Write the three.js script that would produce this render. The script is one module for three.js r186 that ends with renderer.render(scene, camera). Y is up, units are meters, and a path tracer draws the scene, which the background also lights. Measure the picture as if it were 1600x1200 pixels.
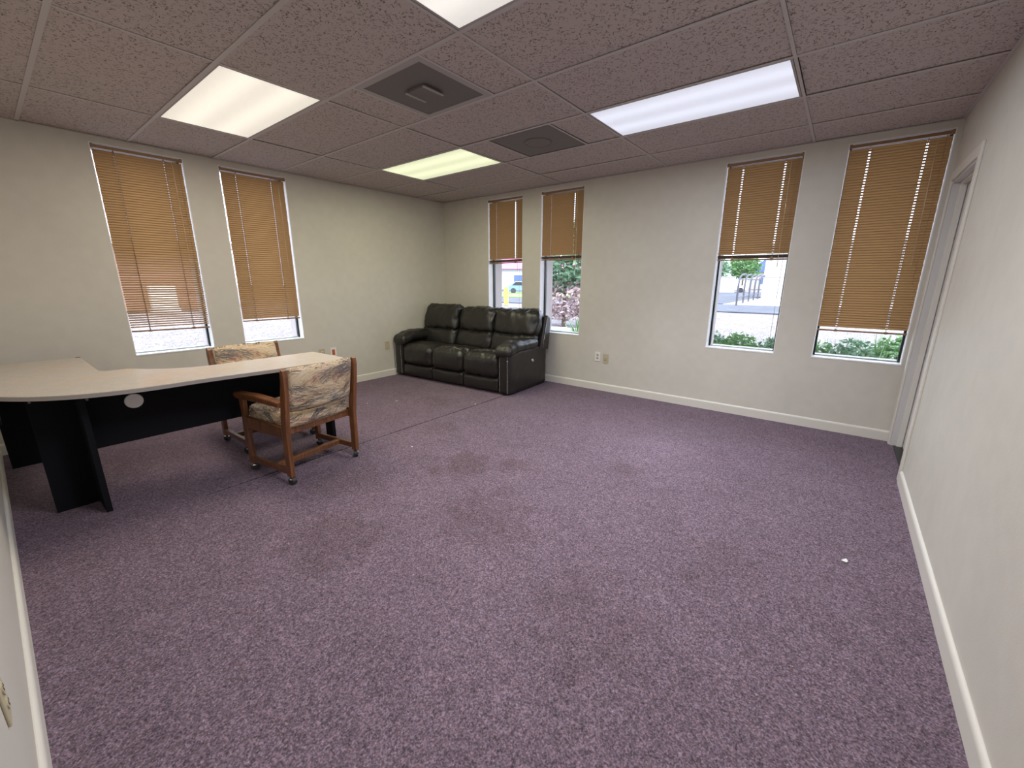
import * as THREE from 'three';
import { RoundedBoxGeometry } from 'three/addons/geometries/RoundedBoxGeometry.js';
import { mergeGeometries, mergeVertices } from 'three/addons/utils/BufferGeometryUtils.js';
import { RectAreaLightUniformsLib } from 'three/addons/lights/RectAreaLightUniformsLib.js';
import { createNoise3D } from 'simplex-noise';

// ------------------------------------------------------------------ camera, sky, sun, exposure
RectAreaLightUniformsLib.init();
const scene = new THREE.Scene();
const camera = new THREE.PerspectiveCamera(86.12, 4 / 3, 0.02, 400);
camera.position.set(4.9374, 1.3232, 4.5824);
camera.rotation.order = 'YXZ';
camera.rotation.set(-0.2461, 0.6672, 0.0024);
scene.background = new THREE.Color().setRGB(3.1, 3.5, 4.25);          // bright, even sky

const sun = new THREE.DirectionalLight(new THREE.Color().setRGB(1, 0.95, 0.86), 2.2);
sun.name = 'sun';
sun.position.set(16, 34, 12);
sun.target.position.set(0, 0, -10);
sun.castShadow = true;
sun.shadow.mapSize.set(2048, 2048);
Object.assign(sun.shadow.camera, { left: -60, right: 60, top: 60, bottom: -60, near: 1, far: 160 });
scene.add(sun, sun.target);

const renderer = new THREE.WebGLRenderer({ antialias: true });
renderer.toneMapping = THREE.LinearToneMapping;
renderer.toneMappingExposure = 1.5;
renderer.shadowMap.enabled = true;

// room: x = 0 is the left window wall, z = 0 the far window wall
const W = 5.431, L = 4.72, H = 2.45, TH = 0.3, TN = 0.12;
const GX = [0, 0.897, 2.116, 3.335, 4.554, W];                         // ceiling grid
const GZ = [0, 0.516, 1.126, 1.736, 2.345, 2.955, 3.565, 4.174, L];
const SILL = 0.655, HEAD = 2.4;

// ------------------------------------------------------------------ helpers
let seed = 7;
const rnd = () => { seed = (seed * 1664525 + 1013904223) % 4294967296; return seed / 4294967296; };
const rr = (a, b) => a + (b - a) * rnd();
const noise = createNoise3D(rnd);
const V = (x, y, z) => new THREE.Vector3(x, y, z);
const lin = (r, g, b) => new THREE.Color().setRGB(r, g, b);
const std = (color, roughness = 0.8, extra = {}) => new THREE.MeshStandardMaterial({ color, roughness, metalness: 0, side: THREE.DoubleSide, ...extra });
const phy = (color, roughness = 0.8, extra = {}) => new THREE.MeshPhysicalMaterial({ color, roughness, metalness: 0, side: THREE.DoubleSide, ...extra });

const used = {};
const numbered = (n) => { const k = used[n] = (used[n] ?? -1) + 1; return k ? `${n}_${String(k).padStart(3, '0')}` : n; };
function obj(name, g, m, parent) {
  const o = new THREE.Mesh(Array.isArray(g) ? (g.length > 1 ? mergeGeometries(g.map(flat)) : g[0]) : g, m);
  o.name = parent ? name : numbered(name);
  o.castShadow = o.receiveShadow = true;
  (parent ?? scene).add(o);
  return o;
}
function flat(g) {
  const q = g.index ? g.toNonIndexed() : g;
  for (const k of Object.keys(q.attributes)) if (!['position', 'normal', 'uv'].includes(k)) q.deleteAttribute(k);
  return q;
}
function tag(o, label, category, group, kind) {
  o.userData.label = label;
  if (category) o.userData.category = category;
  if (group) o.userData.group = group;
  if (kind) o.userData.kind = kind;
  return o;
}
function thing(name, label, category, [x, y, z] = [0, 0, 0], turn = 0, group, kind) {
  const o = new THREE.Group();
  o.name = numbered(name);
  o.position.set(x, y, z);
  o.rotation.y = turn;
  scene.add(o);
  return tag(o, label, category, group, kind);
}
// a box between two corners, with edges eased by r
function bx(x0, x1, y0, y1, z0, z1, r = 0) {
  const w = x1 - x0, h = y1 - y0, d = z1 - z0;
  const g = r > 0 ? new RoundedBoxGeometry(w, h, d, 2, Math.min(r, w / 2.01, h / 2.01, d / 2.01)) : new THREE.BoxGeometry(w, h, d);
  return g.translate((x0 + x1) / 2, (y0 + y1) / 2, (z0 + z1) / 2);
}
function tube(points, r, seg = 24, rad = 6, closed = false) {
  return new THREE.TubeGeometry(new THREE.CatmullRomCurve3(points.map((p) => V(...p)), closed), seg, r, rad, closed);
}
const cyl = (r0, r1, h, n = 16) => new THREE.CylinderGeometry(r0, r1, h, n);
// planar uv in metres by the axis each face looks along
function boxUV(g, s = 1, ou = 0, ov = 0) {
  const p = g.attributes.position, n = g.attributes.normal, uv = new Float32Array(p.count * 2);
  for (let i = 0; i < p.count; i++) {
    const ax = Math.abs(n.getX(i)), ay = Math.abs(n.getY(i)), az = Math.abs(n.getZ(i));
    const [a, b] = ax >= ay && ax >= az ? [p.getZ(i), p.getY(i)] : ay >= az ? [p.getX(i), p.getZ(i)] : [p.getX(i), p.getY(i)];
    uv[2 * i] = a * s + ou; uv[2 * i + 1] = b * s + ov;
  }
  g.setAttribute('uv', new THREE.BufferAttribute(uv, 2));
  return g;
}
// an upholstered block: rounded by r, each face swollen, surface puckered a little
function cushion(w, h, d, { r = 0.05, bulge = [0, 0, 0], seg = [20, 12, 12], crease = 0, freq = 9, shape, s = 0 } = {}) {
  let g = new THREE.BoxGeometry(w, h, d, ...seg);
  g.deleteAttribute('uv'); g.deleteAttribute('normal');
  g = mergeVertices(g, 1e-5);
  const p = g.attributes.position, v = V(0, 0, 0), c = V(0, 0, 0), hs = [w / 2, h / 2, d / 2];
  for (let i = 0; i < p.count; i++) {
    v.fromBufferAttribute(p, i);
    const u = [v.x / hs[0], v.y / hs[1], v.z / hs[2]];
    c.set(...[0, 1, 2].map((k) => THREE.MathUtils.clamp(v.getComponent(k), -(hs[k] - r), hs[k] - r)));
    const dv = v.clone().sub(c);
    if (dv.lengthSq() > 0) v.copy(c).add(dv.multiplyScalar(r / Math.max(dv.length(), 1e-9) * Math.min(1, dv.length() / r * 1.0)));
    const dl = v.clone().sub(c);
    if (dl.length() > r) v.copy(c).add(dl.setLength(r));
    const f = (a, b) => (1 - u[a] ** 2) * (1 - u[b] ** 2);
    v.x += bulge[0] * u[0] * f(1, 2); v.y += bulge[1] * u[1] * f(0, 2); v.z += bulge[2] * u[2] * f(0, 1);
    if (crease) {
      const edge = Math.max(Math.abs(u[0]), Math.abs(u[1]), 0.3);
      const k = crease * (0.35 + edge * edge) * (noise(v.x * freq + s, v.y * freq * 0.6, v.z * freq + s) + 0.5 * noise(v.x * freq * 2.7, v.y * freq * 1.3 + s, v.z * freq * 2.2));
      v.x += k * u[0]; v.y += k * u[1]; v.z += k * u[2];
    }
    if (shape) shape(v, u);
    p.setXYZ(i, v.x, v.y, v.z);
  }
  g.computeVertexNormals();
  return boxUV(g);
}
function ribbonShape(points, depth, bevel = 0.004) {          // outline in x,y extruded along z, centred
  const s = new THREE.Shape(points.map(([a, b]) => new THREE.Vector2(a, b)));
  return new THREE.ExtrudeGeometry(s, { depth: depth - 2 * bevel, bevelEnabled: bevel > 0, bevelThickness: bevel, bevelSize: bevel, bevelOffset: -bevel, bevelSegments: 2, curveSegments: 12 }).translate(0, 0, -depth / 2 + bevel);
}

// ------------------------------------------------------------------ textures
function dataTex(n, fn, srgb = true, rep = 1, m = n) {
  const a = new Uint8Array(n * m * 4);
  for (let y = 0; y < m; y++) for (let x = 0; x < n; x++) {
    const c = fn(x / n, y / m, x, y), i = (y * n + x) * 4;
    for (let k = 0; k < 3; k++) a[i + k] = THREE.MathUtils.clamp(Math.round((Array.isArray(c) ? c[k] : c) * 255), 0, 255);
    a[i + 3] = 255;
  }
  const t = new THREE.DataTexture(a, n, m);
  t.wrapS = t.wrapT = THREE.RepeatWrapping;
  t.magFilter = THREE.LinearFilter; t.minFilter = THREE.LinearMipmapLinearFilter; t.generateMipmaps = true;
  t.colorSpace = srgb ? THREE.SRGBColorSpace : THREE.NoColorSpace;
  t.repeat.set(rep, rep);
  t.needsUpdate = true;
  return t;
}
// lattice value noise that repeats every `n` cells
function lattice(n) {
  const a = Float32Array.from({ length: n * n }, rnd);
  return (u, v) => {
    const x = u * n, y = v * n, xi = Math.floor(x), yi = Math.floor(y), fx = x - xi, fy = y - yi, s = (t) => t * t * (3 - 2 * t), i = (p, q) => a[((q % n) + n) % n * n + ((p % n) + n) % n];
    const sx = s(fx), sy = s(fy);
    return (i(xi, yi) * (1 - sx) + i(xi + 1, yi) * sx) * (1 - sy) + (i(xi, yi + 1) * (1 - sx) + i(xi + 1, yi + 1) * sx) * sy;
  };
}
function canvasTex(n, draw, rep = 1, m = n) {
  const c = document.createElement('canvas');
  c.width = n; c.height = m;
  draw(c.getContext('2d'), n, m);
  const t = new THREE.CanvasTexture(c);
  t.wrapS = t.wrapT = THREE.RepeatWrapping;
  t.colorSpace = THREE.SRGBColorSpace;
  t.repeat.set(rep, rep);
  return t;
}

// carpet: mauve loop pile, flecked; the tile is 1.2 m wide
const cA = lattice(300), cB = lattice(150), cC = lattice(26), cD = lattice(420);
const carpetFn = (u, v) => {
  const f = cA(u, v) * 0.5 + cB(u, v) * 0.25 + cD(u, v) * 0.25, b = cC(u, v) - 0.5;
  const fleck = cD(v + 0.31, u) > 0.86 ? 0.16 : 0;
  const k = 0.41 + (f - 0.5) * 0.44 + b * 0.02 + fleck * 0.8;
  const hue = cB(v, u) - 0.5;
  return [k * (1.11 + hue * 0.04), k * 0.95, k * (1.06 - hue * 0.04)];
};
const carpetTex = dataTex(1024, carpetFn, true, 1 / 1.2);
const carpetBump = dataTex(1024, (u, v) => { const c = carpetFn(u, v); return c[1] * 1.6; }, false, 1 / 1.2);

// painted wall: faint roller stipple
const wA = lattice(256), wB = lattice(40), wC = lattice(7);
const wallBump = dataTex(512, (u, v) => 0.5 + (wA(u, v) - 0.5) * 0.5 + (wB(u, v) - 0.5) * 0.3, false, 1 / 0.5);
const wallTex = dataTex(512, (u, v) => { const k = 0.965 + (wC(u, v) - 0.5) * 0.025 + (wB(u, v) - 0.5) * 0.02; return [k, k, k]; }, true, 1 / 2.2);

// acoustic tile: pressed fissures and pinholes; the tile is 1.22 m wide
const strokes = [];
for (let i = 0; i < 5200; i++) strokes.push([rnd(), rnd(), rr(0, 6.28), rr(3, 12), rr(1.6, 3.6), rr(-1.2, 1.2), rr(0.35, 0.9)]);
const dots = Array.from({ length: 6000 }, () => [rnd(), rnd(), rr(0.5, 1.1), rr(0.25, 0.6)]);
const fissure = (base, dark) => (c, n) => {
  c.fillStyle = `rgb(${base})`; c.fillRect(0, 0, n, n);
  c.lineCap = 'round';
  for (const [u, v, a, l, w, bend, k] of strokes) {
    c.strokeStyle = `rgba(${dark},${k})`; c.lineWidth = w;
    c.beginPath();
    const x = u * n, y = v * n, x1 = x + Math.cos(a) * l, y1 = y + Math.sin(a) * l;
    c.moveTo(x, y); c.quadraticCurveTo((x + x1) / 2 - Math.sin(a) * bend * l * 0.5, (y + y1) / 2 + Math.cos(a) * bend * l * 0.5, x1, y1); c.stroke();
  }
  for (const [u, v, r, k] of dots) { c.fillStyle = `rgba(${dark},${k})`; c.beginPath(); c.arc(u * n, v * n, r, 0, 7); c.fill(); }
};
const tileTex = canvasTex(1024, fissure('208,199,196', '112,100,92'), 1 / 1.22);
const tileBump = canvasTex(1024, fissure('220,220,220', '40,40,40'), 1 / 1.22);
tileBump.colorSpace = THREE.NoColorSpace;

// oak
const oA = lattice(64), oB = lattice(12), oC = lattice(200);
const oakTex = dataTex(512, (u, v) => {
  const k = 0.82 + 0.3 * (oA(u * 1, v * 0.06) - 0.5) + 0.22 * (oC(u, v * 0.05) - 0.5) + 0.15 * (oB(u, v * 0.3) - 0.5);
  return [0.58 * k, 0.375 * k, 0.225 * k];
}, true, 2);
// leather grain
const lA = lattice(180), lB = lattice(60), lC = lattice(9);
const leatherBump = dataTex(512, (u, v) => 0.5 + (lA(u, v) - 0.5) * 0.6 + (lB(u, v) - 0.5) * 0.4, false, 1 / 0.3);
const leatherTex = dataTex(512, (u, v) => { const k = 0.88 + (lC(u, v) - 0.5) * 0.16 + (lB(u, v) - 0.5) * 0.06; return [k, k, k]; }, true, 1 / 0.6);
// desk laminate: pale, worn
const dA = lattice(9), dB = lattice(40), dC = lattice(220);
const laminateTex = dataTex(1024, (u, v) => {
  const worn = THREE.MathUtils.smoothstep(dA(u, v) * 0.7 + dB(u, v) * 0.3, 0.5, 0.72);
  const k = 0.965 + (dC(u, v) - 0.5) * 0.07 + (dB(v, u) - 0.5) * 0.04;
  return [k * (0.83 + 0.02 * worn), k * (0.785 - 0.01 * worn), k * (0.735 - 0.035 * worn)];
}, true, 1 / 1.4);
// woven upholstery with brushed desert streaks
const fabricTex = canvasTex(1024, (c, n) => {
  c.fillStyle = 'rgb(204,182,150)'; c.fillRect(0, 0, n, n);
  const wrap = (fn) => { for (const dx of [-n, 0, n]) for (const dy of [-n, 0, n]) { c.save(); c.translate(dx, dy); fn(); c.restore(); } };
  const blobs = [['150,118,92', 9, 170], ['226,210,184', 12, 170], ['70,68,72', 9, 190], ['150,108,98', 6, 140], ['98,100,106', 8, 190], ['218,200,172', 7, 130], ['58,56,60', 4, 110]];
  for (const [col, cnt, size] of blobs) for (let i = 0; i < cnt; i++) {
    const x = rnd() * n, y = rnd() * n, a = rr(-0.9, 0.3), l = rr(0.6, 1.3) * size, w = rr(0.25, 0.5) * size;
    const st = Array.from({ length: 70 }, () => [rr(-1, 1), rr(-1, 1), rr(0.2, 0.7), rr(2, 9), rr(0.3, 0.75)]);
    wrap(() => { c.translate(x, y); c.rotate(a); c.lineCap = 'round'; for (const [p, q, s, lw, al] of st) { c.strokeStyle = `rgba(${col},${al})`; c.lineWidth = lw; c.beginPath(); c.moveTo(p * l, q * w); c.quadraticCurveTo(p * l + s * l * 0.4, q * w - 14, p * l + s * l, q * w + rr(-1, 1) * 6); c.stroke(); } });
  }
  for (let i = 0; i < 420; i++) {
    const x = rnd() * n, y = rnd() * n, a = rr(-1.1, 0.4), l = rr(20, 90), dk = rnd() < 0.55 ? '44,38,38' : '112,70,60';
    wrap(() => { c.translate(x, y); c.rotate(a); c.strokeStyle = `rgba(${dk},${0.25 + 0.4 * ((i * 37) % 10) / 10})`; c.lineWidth = 1 + (i % 4) * 0.8; c.beginPath(); c.moveTo(0, 0); c.bezierCurveTo(l * 0.3, -12, l * 0.6, 10, l, -4); c.stroke(); });
  }
}, 1 / 0.62);
// gravel and asphalt outside
const gA = lattice(160), gB = lattice(60), gC = lattice(11);
const gravelTex = dataTex(512, (u, v) => { const k = 0.43 + (gA(u, v) - 0.5) * 0.5 + (gB(u, v) - 0.5) * 0.25 + (gC(u, v) - 0.5) * 0.08; return [k * 0.98, k * 0.92, k * 0.92]; }, true, 1 / 2.2);
const asphaltTex = dataTex(256, (u, v) => { const k = 0.3 + (gA(u, v) - 0.5) * 0.12 + (gC(u, v) - 0.5) * 0.1; return [k * 0.93, k * 0.98, k * 1.12]; }, true, 1 / 4);

// ------------------------------------------------------------------ materials
const M = {
  wall: phy(lin(0.66, 0.625, 0.555), 0.5, { map: wallTex, bumpMap: wallBump, bumpScale: 0.0005, specularIntensity: 0.6 }),
  trim: phy(lin(0.7, 0.665, 0.6), 0.4, { bumpMap: wallBump, bumpScale: 0.0003 }),
  jamb: phy(lin(0.6, 0.58, 0.56), 0.4),
  reveal: std(lin(0.8, 0.79, 0.78), 0.6),
  sill: phy(lin(0.82, 0.82, 0.82), 0.35),
  carpet: phy(lin(0.86, 0.86, 0.86), 0.95, { map: carpetTex, bumpMap: carpetBump, bumpScale: 0.004, vertexColors: true, specularIntensity: 0.25, sheen: 1, sheenColor: lin(0.62, 0.55, 0.72), sheenRoughness: 0.45 }),
  tile: std(lin(0.8, 0.77, 0.76), 0.95, { map: tileTex, bumpMap: tileBump, bumpScale: 0.0025 }),
  grid: std(lin(0.52, 0.48, 0.47), 0.55),
  deck: std(lin(0.08, 0.075, 0.07), 1),
  ext: std(lin(0.5, 0.45, 0.43), 0.9),
  bronze: std(lin(0.025, 0.032, 0.03), 0.35, { metalness: 0.6 }),
  alu: std(lin(0.42, 0.48, 0.5), 0.35, { metalness: 0.7 }),
  glass: new THREE.MeshPhysicalMaterial({ color: 0xffffff, roughness: 0, transmission: 1, thickness: 0, ior: 1.45, specularIntensity: 0.5, side: THREE.DoubleSide }),
  slat: phy(lin(0.3, 0.165, 0.062), 1, { transmission: 0.48, clearcoat: 0.3, clearcoatRoughness: 0.45 }),
  rail: phy(lin(0.27, 0.15, 0.07), 0.4),
  cord: std(lin(0.2, 0.12, 0.06), 0.8),
  wand: phy(lin(0.8, 0.62, 0.42), 0.1, { transmission: 0.6, thickness: 0.004 }),
  white: std(lin(0.78, 0.77, 0.74), 0.45),
  beige: std(lin(0.5, 0.44, 0.3), 0.45),
  dark: std(lin(0.02, 0.018, 0.018), 0.6),
  orange: std(lin(0.55, 0.1, 0.03), 0.4),
  chrome: std(lin(0.75, 0.75, 0.76), 0.18, { metalness: 1 }),
  rubber: std(lin(0.03, 0.03, 0.032), 0.5),
  oak: phy(lin(0.85, 0.8, 0.74), 0.38, { map: oakTex, clearcoat: 0.25, clearcoatRoughness: 0.3 }),
  fabric: phy(lin(0.92, 0.9, 0.88), 0.92, { map: fabricTex, sheen: 0.2, sheenColor: lin(0.5, 0.45, 0.4) }),
  leather: phy(lin(0.024, 0.0215, 0.019), 0.36, { map: leatherTex, bumpMap: leatherBump, bumpScale: 0.0006, vertexColors: false }),
  leatherWorn: phy(lin(1, 1, 1), 0.38, { map: leatherTex, bumpMap: leatherBump, bumpScale: 0.0006, vertexColors: true }),
  laminate: phy(lin(0.84, 0.85, 0.88), 0.3, { map: laminateTex }),
  edge: std(lin(0.34, 0.31, 0.295), 0.5),
  black: phy(lin(0.005, 0.005, 0.008), 0.75, { specularIntensity: 0.35 }),
  vent: std(lin(0.16, 0.145, 0.14), 0.6),
  ventFrame: std(lin(0.38, 0.35, 0.345), 0.5),
  gravel: std(lin(0.95, 0.95, 0.95), 1, { map: gravelTex }),
  asphalt: std(lin(0.9, 0.9, 0.9), 0.95, { map: asphaltTex }),
  concrete: std(lin(0.42, 0.42, 0.43), 0.9),
  lawn: std(lin(0.14, 0.24, 0.06), 1),
  leafA: phy(lin(0.13, 0.28, 0.09), 0.7, { transmission: 0.35 }),
  leafB: phy(lin(0.16, 0.29, 0.17), 0.7, { transmission: 0.35 }),
  leafDry: phy(lin(0.44, 0.33, 0.33), 0.8, { transmission: 0.3 }),
  leafLime: phy(lin(0.35, 0.58, 0.15), 0.7, { transmission: 0.4 }),
  bark: std(lin(0.16, 0.12, 0.09), 0.95),
  shed: std(lin(0.36, 0.36, 0.345), 0.6),
  rackSteel: std(lin(0.08, 0.075, 0.09), 0.5, { metalness: 0.3 }),
  roofBlue: std(lin(0.08, 0.12, 0.24), 0.7),
  brick: std(lin(0.34, 0.19, 0.14), 0.9),
  pink: std(lin(0.75, 0.25, 0.45), 0.7),
  yellow: std(lin(0.75, 0.55, 0.08), 0.6),
};

// ------------------------------------------------------------------ the room shell
const WIN_B = [[0.89, 1.5], [1.785, 2.395], [3.89, 4.5], [4.79, 5.4]];       // openings along x in the far wall
const WIN_A = [[3.195, 3.81], [2.29, 2.92]];                                  // openings along z in the left wall
function wallPanel(u0, u1, holes, depth) {
  const s = new THREE.Shape([[u0, 0], [u1, 0], [u1, 2.75], [u0, 2.75]].map((p) => new THREE.Vector2(...p)));
  for (const [a, b, c, d] of holes) s.holes.push(new THREE.Path([[a, c], [a, d], [b, d], [b, c]].map((p) => new THREE.Vector2(...p))));
  return new THREE.ExtrudeGeometry(s, { depth, bevelEnabled: false });
}
const wallB = obj('wall_back', wallPanel(0, W + TN, WIN_B.map(([a, b]) => [a, b, SILL, HEAD]), TH).translate(0, 0, -TH), M.wall);
tag(wallB, 'cream painted wall with four tall narrow windows behind the sofa', 'wall', null, 'structure');
// the left wall: shape drawn in (-z, y), turned so that its depth runs outwards
const wallA = obj('wall_left', wallPanel(-(L + TN), TH, WIN_A.map(([a, b]) => [-b, -a, SILL, HEAD]), TH).rotateY(Math.PI / 2).translate(-TH, 0, 0), M.wall);
tag(wallA, 'cream painted wall with two narrow windows beside the desk', 'wall', null, 'structure');
const DOOR = [0.09, 0.9, 2.03];
const wallCs = new THREE.Shape([[-L - TN, 0], [-DOOR[1], 0], [-DOOR[1], DOOR[2]], [-DOOR[0], DOOR[2]], [-DOOR[0], 0], [0, 0], [0, 2.75], [-L - TN, 2.75]].map((p) => new THREE.Vector2(...p)));
const wallC = obj('wall_right', new THREE.ExtrudeGeometry(wallCs, { depth: TN, bevelEnabled: false }).rotateY(Math.PI / 2).translate(W, 0, 0), M.wall);
tag(wallC, 'blank cream wall holding the doorway', 'wall', null, 'structure');
const wallD = obj('wall_front', bx(0, W, 0, 2.75, L, L + TN), M.wall);
tag(wallD, 'cream wall behind the desk return', 'wall', null, 'structure');

// floor: carpet laid in two widths, the open seam between them is a real slit
{
  const SX = 1.955, xs = [], zs = [];
  const x1 = W + TN;
  for (let i = 0; i <= 78; i++) xs.push((SX - 0.011) * i / 78);
  xs.push(SX - 0.008, SX + 0.008);
  for (let i = 0; i <= 140; i++) xs.push(SX + 0.011 + (x1 - SX - 0.011) * i / 140);
  for (let i = 0; i <= 236; i++) zs.push(L * i / 236);
  const pos = [], uv = [], col = [], idx = [];
  const stains = [[2.9, 2.6, 0.22, 0.3], [3.25, 2.35, 0.16, 0.24], [3.5, 3.0, 0.3, 0.22], [2.5, 3.3, 0.32, 0.16], [4.3, 3.3, 0.3, 0.16], [3.0, 3.7, 0.26, 0.2], [3.9, 1.9, 0.14, 0.2], [1.5, 1.6, 0.2, 0.16], [4.7, 2.6, 0.24, 0.14], [2.2, 2.2, 0.2, 0.15]];
  for (const z of zs) xs.forEach((x, k) => {
    const inSeam = Math.abs(x - SX) < 0.0111, open = z < 3.93;
    const j = inSeam ? 0.004 * noise(z * 9, 1.5, 0) + 0.002 * noise(z * 47, 8, 0) : 0;
    pos.push(x + j, Math.abs(x - SX) < 0.0085 && open ? -0.011 : 0, z);
    uv.push(x, z);
    let s = 0;
    for (const [a, b, r, d] of stains) { const q = Math.hypot(x - a, z - b) / r + 0.5 * noise(x * 5, z * 5, 3) + 0.25 * noise(x * 17, z * 17, 3); s = Math.max(s, d * THREE.MathUtils.smoothstep(1.1 - q, 0, 0.7)); }
    const g = 1 + 0.05 * noise(x * 2.3, z * 2.3, 9) + 0.03 * noise(x * 8, z * 8, 4);
    const nap = x < SX ? 0.97 : 1;
    const lint = Math.abs(x - SX) < 0.0085 && open ? 0.12 : 1;
    col.push(nap * lint * g * (1 - s * 0.75), nap * lint * g * (1 - s * 0.85), nap * lint * g * (1 - s));
  });
  const n = xs.length;
  for (let r = 0; r < zs.length - 1; r++) for (let k = 0; k < n - 1; k++) { const a = r * n + k; idx.push(a, a + n, a + 1, a + 1, a + n, a + n + 1); }
  const g = new THREE.BufferGeometry();
  g.setAttribute('position', new THREE.Float32BufferAttribute(pos, 3));
  g.setAttribute('uv', new THREE.Float32BufferAttribute(uv, 2));
  g.setAttribute('color', new THREE.Float32BufferAttribute(col, 3));
  g.setIndex(idx); g.computeVertexNormals();
  const fl = obj('floor', g, M.carpet);
  tag(fl, 'mauve flecked carpet with an open seam running from the sofa', 'floor', null, 'structure');
  const slab = obj('floor_slab', bx(-TH, W + TN, -0.2, -0.012, -TH, L + TN), M.ext, fl);
  slab.userData.label = 'concrete slab under the carpet';
}

// ceiling: deck, suspended grid bars and lay-in tiles
const ceiling = thing('ceiling', 'suspended ceiling of fissured tiles in a metal grid', 'ceiling', [0, 0, 0], 0, null, 'structure');
obj('roof_deck', bx(-0.42, W + TN + 0.5, 2.76, 2.95, -2.0, L + TN + 0.5), M.deck, ceiling);
const LIGHTS = [[1, 5], [1, 2], [3, 2], [3, 5]];
const VENTS = [[2, 4], [2, 2]];
const tileG = new Map();
function tileGeo(w, d, variant) {
  const key = [w.toFixed(3), d.toFixed(3), variant].join();
  if (!tileG.has(key)) { const g = new RoundedBoxGeometry(w, 0.016, d, 1, 0.002); boxUV(g, 1, variant * 0.37, variant * 0.23); tileG.set(key, g); }
  return tileG.get(key);
}
function layTile(x0, x1, z0, z1) {
  const t = obj('ceiling_tile', tileGeo(x1 - x0 - 0.013, z1 - z0 - 0.01, Math.floor(rnd() * 3)), M.tile, ceiling);
  t.position.set((x0 + x1) / 2 + rr(-0.006, 0.006), H + 0.0105 + rr(0, 0.003), (z0 + z1) / 2 + rr(-0.003, 0.003));
  t.rotation.set(rr(-1, 1) * 0.006, 0, rr(-1, 1) * 0.003);
}
for (let i = 0; i < GX.length - 1; i++) for (let k = 0; k < GZ.length - 1; k++) {
  if (LIGHTS.some(([a, b]) => a === i && b === k)) continue;
  if (VENTS.some(([a, b]) => a === i && b === k)) {
    layTile(GX[i], GX[i] + 0.305, GZ[k], GZ[k + 1]);
    layTile(GX[i + 1] - 0.305, GX[i + 1], GZ[k], GZ[k + 1]);
    continue;
  }
  layTile(GX[i], GX[i + 1], GZ[k], GZ[k + 1]);
}
const bar = (x0, x1, z0, z1) => obj('grid_bar', bx(x0, x1, H - 0.001, H + 0.0015, z0, z1), M.grid, ceiling);
const F = 0.012;
for (const z of GZ.slice(1, -1)) bar(0, W, z - F, z + F);                                 // main runners
for (const x of GX.slice(1, -1)) for (let k = 0; k < GZ.length - 1; k++) bar(x - 0.0085, x + 0.0085, GZ[k] + F, GZ[k + 1] - F);   // cross tees
for (const [i, k] of VENTS) for (const x of [GX[i] + 0.305, GX[i + 1] - 0.305]) bar(x - 0.008, x + 0.008, GZ[k] + F, GZ[k + 1] - F);
bar(0, W, 0, 0.02); bar(0, W, L - 0.02, L); bar(0, 0.02, 0.02, L - 0.02); bar(W - 0.02, W, 0.02, L - 0.02);
for (const b of ceiling.children.slice(-4)) b.name = 'wall_angle';

// baseboards
const bbProfile = (len) => { const s = new THREE.Shape(); s.moveTo(0, 0); s.lineTo(0.014, 0); s.lineTo(0.014, 0.072); s.quadraticCurveTo(0.013, 0.086, 0.003, 0.09); s.lineTo(0, 0.09); return new THREE.ExtrudeGeometry(s, { depth: len, bevelEnabled: false, curveSegments: 6 }); };
tag(obj('baseboard_left', bbProfile(L - 0.014).translate(0, 0, 0.014), M.trim), 'cream baseboard under the two desk side windows', 'baseboard', null, 'structure');
tag(obj('baseboard_back', bbProfile(W).rotateY(-Math.PI / 2).translate(W, 0, 0), M.trim), 'cream baseboard running behind the sofa under four windows', 'baseboard', null, 'structure');
tag(obj('baseboard_right', bbProfile(L - 0.97).rotateY(Math.PI).translate(W, 0, L), M.trim), 'cream baseboard along the blank wall past the doorway', 'baseboard', null, 'structure');
tag(obj('baseboard_front', bbProfile(W - 0.014).rotateY(Math.PI / 2).translate(0, 0, L), M.trim), 'cream baseboard along the wall behind the desk return', 'baseboard', null, 'structure');
// baseboard_back was drawn facing +z, baseboard_front facing -z

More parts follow.
